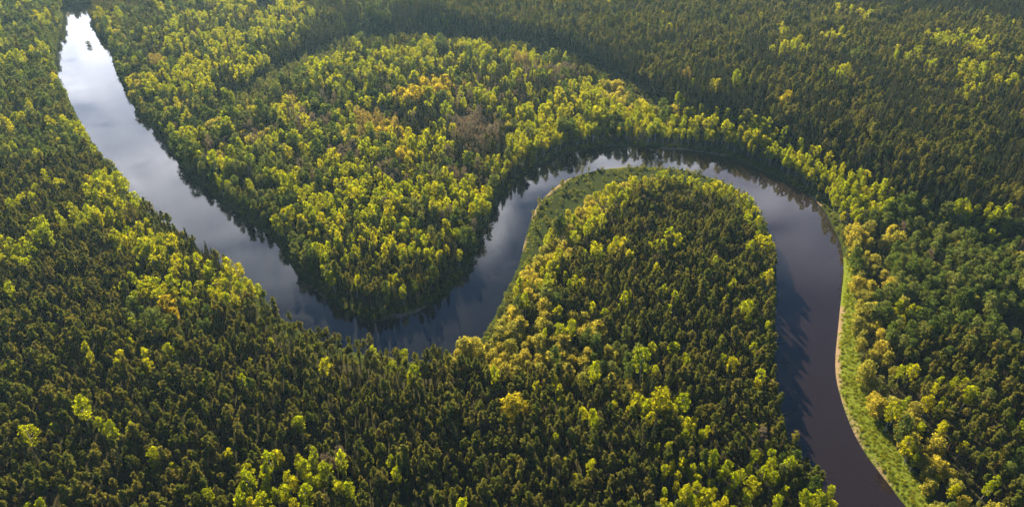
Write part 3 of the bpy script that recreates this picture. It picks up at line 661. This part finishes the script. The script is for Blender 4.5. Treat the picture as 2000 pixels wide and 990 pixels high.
for ki, kd in enumerate(KINDS):
    if kd == 'shrub': continue
    c_ = np.where((kind == ki) & vis)[0]
    c_ = c_[np.argsort(-size[c_])][:300]
    single[c_] = True
    for i in c_:
        st = mark_of(tp[i, 0], tp[i, 1]).strip() or stand_of(tp[i, 0], tp[i, 1])
        roster.setdefault((ki, st), []).append(i)
def grow(kd, i, label, group):
    tr_m, cr_m, _, _ = MESH[kd][VAR[i]]
    e = bpy.data.objects.new(kd, None); COL.objects.link(e)
    e.empty_display_size = .5
    e.location = (PX[i], PY[i], PZ[i]); e.rotation_euler = (TX[i], TY[i], ROT[i]); e.scale = (SXY[i], SXY[i], SCL[i])
    e['label'] = label; e['category'] = CAT.get(kd, kd.split('_')[0]) if kd not in ('bare_tree', 'young_tree') else 'tree'
    if group: e['group'] = group
    a = bpy.data.objects.new('trunk', tr_m); COL.objects.link(a); a.parent = e
    b = bpy.data.objects.new('crown', cr_m); COL.objects.link(b); b.parent = e
    return e
def many(w): return w[:-2] + 'ches' if w.endswith('ch') else w + 's'
for (ki, st), ids in roster.items():
    kd = KINDS[ki]; ids = np.array(ids); used = {}; w = ADJ[kd]
    grp = many(w) + ' ' + st if len(ids) > 1 else None
    if len(ids) == 1: used[ids[0]] = f'only {w} {st}'
    elif len(ids) == 2:
        o = ids[np.argsort(tp[ids, 0])]; used[o[0]] = f'left of two {many(w)} {st}'; used[o[1]] = f'right of two {many(w)} {st}'
    else:
        for word, j in (('leftmost', ids[np.argmin(tp[ids, 0])]), ('rightmost', ids[np.argmax(tp[ids, 0])]), ('nearest', ids[np.argmax(tp[ids, 1])]), ('farthest', ids[np.argmin(tp[ids, 1])])):
            used.setdefault(j, f'{word} {w} {st}')
    for i in ids:
        grow(kd, i, used.get(i, f'{w} among others {st}'), grp)

# ------------------------------------------------------------------ the rest of every kind: one uncounted mass each
def scatter(name, kd, ids, label):
    pc = bpy.data.collections.new(kd + '_forms')
    for j, (a, b, wmesh, h) in enumerate(MESH[kd]):
        pc.objects.link(bpy.data.objects.new(f'{kd}_form_{j:02d}', wmesh))
    me = bpy.data.meshes.new(name)
    me.vertices.add(len(ids)); me.vertices.foreach_set('co', np.stack([PX[ids], PY[ids], PZ[ids]], 1).astype(np.float32).ravel())
    for nm, ty, val in (('turn', 'FLOAT_VECTOR', np.stack([TX[ids], TY[ids], ROT[ids]], 1)), ('grow', 'FLOAT_VECTOR', np.stack([SXY[ids], SXY[ids], SCL[ids]], 1))):
        a = me.attributes.new(nm, ty, 'POINT'); a.data.foreach_set('vector', val.astype(np.float32).ravel())
    a = me.attributes.new('form', 'INT', 'POINT'); a.data.foreach_set('value', VAR[ids].astype(np.int32))
    o = link(name, me); o['kind'] = 'stuff'; o['label'] = label
    ng = bpy.data.node_groups.new(name + '_scatter', 'GeometryNodeTree')
    ng.interface.new_socket('Geometry', in_out='INPUT', socket_type='NodeSocketGeometry'); ng.interface.new_socket('Geometry', in_out='OUTPUT', socket_type='NodeSocketGeometry')
    N, L = ng.nodes, ng.links
    gi = N.new('NodeGroupInput'); go = N.new('NodeGroupOutput'); iop = N.new('GeometryNodeInstanceOnPoints'); ci = N.new('GeometryNodeCollectionInfo')
    ci.inputs['Collection'].default_value = pc; ci.inputs['Separate Children'].default_value = True; ci.inputs['Reset Children'].default_value = True
    iop.inputs['Pick Instance'].default_value = True
    def na(nm, ty):
        q_ = N.new('GeometryNodeInputNamedAttribute'); q_.data_type = ty; q_.inputs['Name'].default_value = nm; return q_.outputs['Attribute']
    L.new(gi.outputs[0], iop.inputs['Points']); L.new(ci.outputs[0], iop.inputs['Instance'])
    L.new(na('form', 'INT'), iop.inputs['Instance Index']); L.new(na('turn', 'FLOAT_VECTOR'), iop.inputs['Rotation']); L.new(na('grow', 'FLOAT_VECTOR'), iop.inputs['Scale'])
    L.new(iop.outputs[0], go.inputs[0])
    md = o.modifiers.new('scatter', 'NODES'); md.node_group = ng
    return o
MASS = {'pine_tree': ('pine_forest', 'dense far pine forest covering the plateau and both banks'), 'spruce_tree': ('spruce_forest', 'scattered dark spruces of the distant forest'),
        'birch_tree': ('birch_forest', 'bright distant birch groves between the pines'), 'alder_tree': ('alder_forest', 'green distant alder woods along the river'),
        'willow_tree': ('willow_thicket', 'pale distant willows along the banks'), 'bare_tree': ('leafless_thicket', 'leafless distant trees of the middle forest'), 'golden_maple': ('maple_grove', 'golden distant maples'),
        'copper_aspen': ('aspen_grove', 'copper distant aspens'), 'young_tree': ('young_growth', 'young growth along clearings and banks'), 'shrub': ('shrubbery', 'low green bushes along the river banks')}
for ki, kd in enumerate(KINDS):
    ids = np.where((kind == ki) & ~single)[0]
    if len(ids): scatter(MASS[kd][0], kd, ids, MASS[kd][1])

# ------------------------------------------------------------------ islet bush and fallen trunks
def islet():
    x, y = at(174, 90)
    e = bpy.data.objects.new('islet_bush', None); COL.objects.link(e); e.location = (x, y, 0)
    e['label'] = 'small lone bush on a tiny islet in the upper river'; e['category'] = 'bush'
    v, f = [(0, 0, .45)], []
    for r_, z_ in ((2.6, .35), (4.0, -.3)):
        for k_ in range(14):
            a_ = 2 * math.pi * k_ / 14; w_ = 1 + .2 * math.sin(3 * a_ + r_)
            v.append((r_ * w_ * math.cos(a_), r_ * .7 * w_ * math.sin(a_), z_))
    for k_ in range(14):
        k2 = (k_ + 1) % 14; f += [(0, 1 + k_, 1 + k2), (1 + k_, 15 + k_, 15 + k2, 1 + k2)]
    link('mound', make_mesh('islet_mound', v, f, (gm,), smooth=True), e)
    tr_m, cr_m, _, _ = MESH['young_tree'][1]
    for nm_, m_ in (('stem', tr_m), ('foliage', cr_m)):
        o = link(nm_, m_, e); o.scale = (2.3, 1.9, 1.0)
islet()
for q_, (px, py, ang, ln, lab) in enumerate(((1516, 655, -12, 9, 'grey fallen trunk lying in the water by the loop bank, topmost one'), (1515, 672, 14, 8, 'grey fallen trunk with forked branches just under the topmost one'),
                                            (1513, 702, -25, 10, 'long grey fallen trunk reaching into the river, third along the bank'), (1528, 812, 20, 8, 'grey fallen trunk by the loop bank close to the bright birches'))):
    x, y = at(px, py); rg = np.random.default_rng(70 + q_); tv, tf = [], []
    e = bpy.data.objects.new('fallen_tree', None); COL.objects.link(e); e.location = (x - 1, y, .5); e.rotation_euler = (0, R(4), R(ang))
    e['label'] = lab; e['category'] = 'fallen tree'; e['group'] = 'fallen trunks along the loop bank'
    tube(tv, tf, [(0, 0, .3), (ln * .5, .2, .1), (ln, -.1, 0)], [.24, .17, .06], 7)
    link('trunk', make_mesh('fallen_trunk', tv, tf, (BARK_GREY,), smooth=True), e)
    for k_ in range(4):
        bv, bf = [], []; t0 = ln * rg.uniform(.4, .9); s_ = rg.choice((-1, 1)); b_ = rg.uniform(1, 2.2)
        tube(bv, bf, [(t0, 0, .1), (t0 + b_ * .6, s_ * b_ * .6, .3), (t0 + b_, s_ * b_, .5)], [.08, .05, .02], 5)
        link('branch', make_mesh('fallen_branch', bv, bf, (BARK_GREY,), smooth=True), e)

# ------------------------------------------------------------------ grass on the open banks
def tuft_mesh(k):
    rg = np.random.default_rng(500 + k); V, F, T = [], [], []
    for _ in range(46):
        a = rg.uniform(0, 6.28); r0 = abs(rg.normal()) * .55; x, y = r0 * math.cos(a), r0 * math.sin(a); b = rg.uniform(0, 6.28)
        hh = rg.uniform(.35, .95) * (1.1 - .3 * r0); w = rg.uniform(.05, .12); lean = rg.normal(size=2) * .22; b0 = len(V)
        V.extend([(x - w * math.cos(b), y - w * math.sin(b), -.1), (x + w * math.cos(b), y + w * math.sin(b), -.1), (x + lean[0] + w * .3, y + lean[1], hh), (x + lean[0] - w * .3, y + lean[1], hh)])
        F.append((b0, b0 + 1, b0 + 2, b0 + 3)); T.extend([rg.uniform(.75, 1.25)] * 4)
    m = make_mesh('grass_tuft', V, F, (M_GRASS,)); a = m.attributes.new('tone', 'FLOAT_COLOR', 'POINT'); T = np.array(T, np.float32)
    a.data.foreach_set('color', np.stack([T, T, T, np.ones_like(T)], 1).ravel()); return m
MESH['grass'] = [(None, None, tuft_mesh(i), 1) for i in range(5)]
n_g = 150000
gX = rng.uniform(-250, 330, n_g); gY = rng.uniform(150, 560, n_g); ok = np.zeros(n_g, bool)
for m in MEADOWS[:1]: ok |= inside(gX, gY, [at(*q_) for q_ in m])
d_, a_ = river_sdf(gX, gY); ok |= (d_ > 1) & (d_ < 9) & (rng.uniform(size=n_g) < .45)
ok &= (a_ > 1.2) & (rng.uniform(size=n_g) < .35 + .9 * vnoise(gX, gY, 11, 90) * (gX > 60) + .5 * vnoise(gX, gY, 5, 91))
PX, PY, rd_ = gX[ok], gY[ok], a_[ok]; PZ = ground_z(PX, PY, rd_); n = len(PX)
TX = TY = np.zeros(n); ROT = rng.uniform(0, 6.28, n); SXY = rng.uniform(.5, 1.2, n); SCL = rng.uniform(.3, .85, n); VAR = rng.integers(0, 5, n)
scatter('grass', 'grass', np.arange(n), 'bright uneven grass growing on the open river banks')
print('GRASS', n)

# ------------------------------------------------------------------ haze
hm = bpy.data.materials.new('haze'); t, N, L = nt(hm)
pv = N.new('ShaderNodeVolumePrincipled'); pv.inputs['Color'].default_value = (.42, .70, 1, 1); pv.inputs['Density'].default_value = .000034; pv.inputs['Anisotropy'].default_value = .35
om = N.new('ShaderNodeOutputMaterial'); L.new(pv.outputs[0], om.inputs['Volume'])
x0, x1, y0, y1, z0, z1 = -1600, 1600, -60, 1900, -6, 262
hv = [(x, y, z) for z in (z0, z1) for y in (y0, y1) for x in (x0, x1)]
haze = link('haze', make_mesh('haze', hv, [(0, 2, 3, 1), (4, 5, 7, 6), (0, 1, 5, 4), (2, 6, 7, 3), (0, 4, 6, 2), (1, 3, 7, 5)], (hm,)))
haze['kind'] = 'stuff'; haze['label'] = 'thin warm evening haze over the valley'
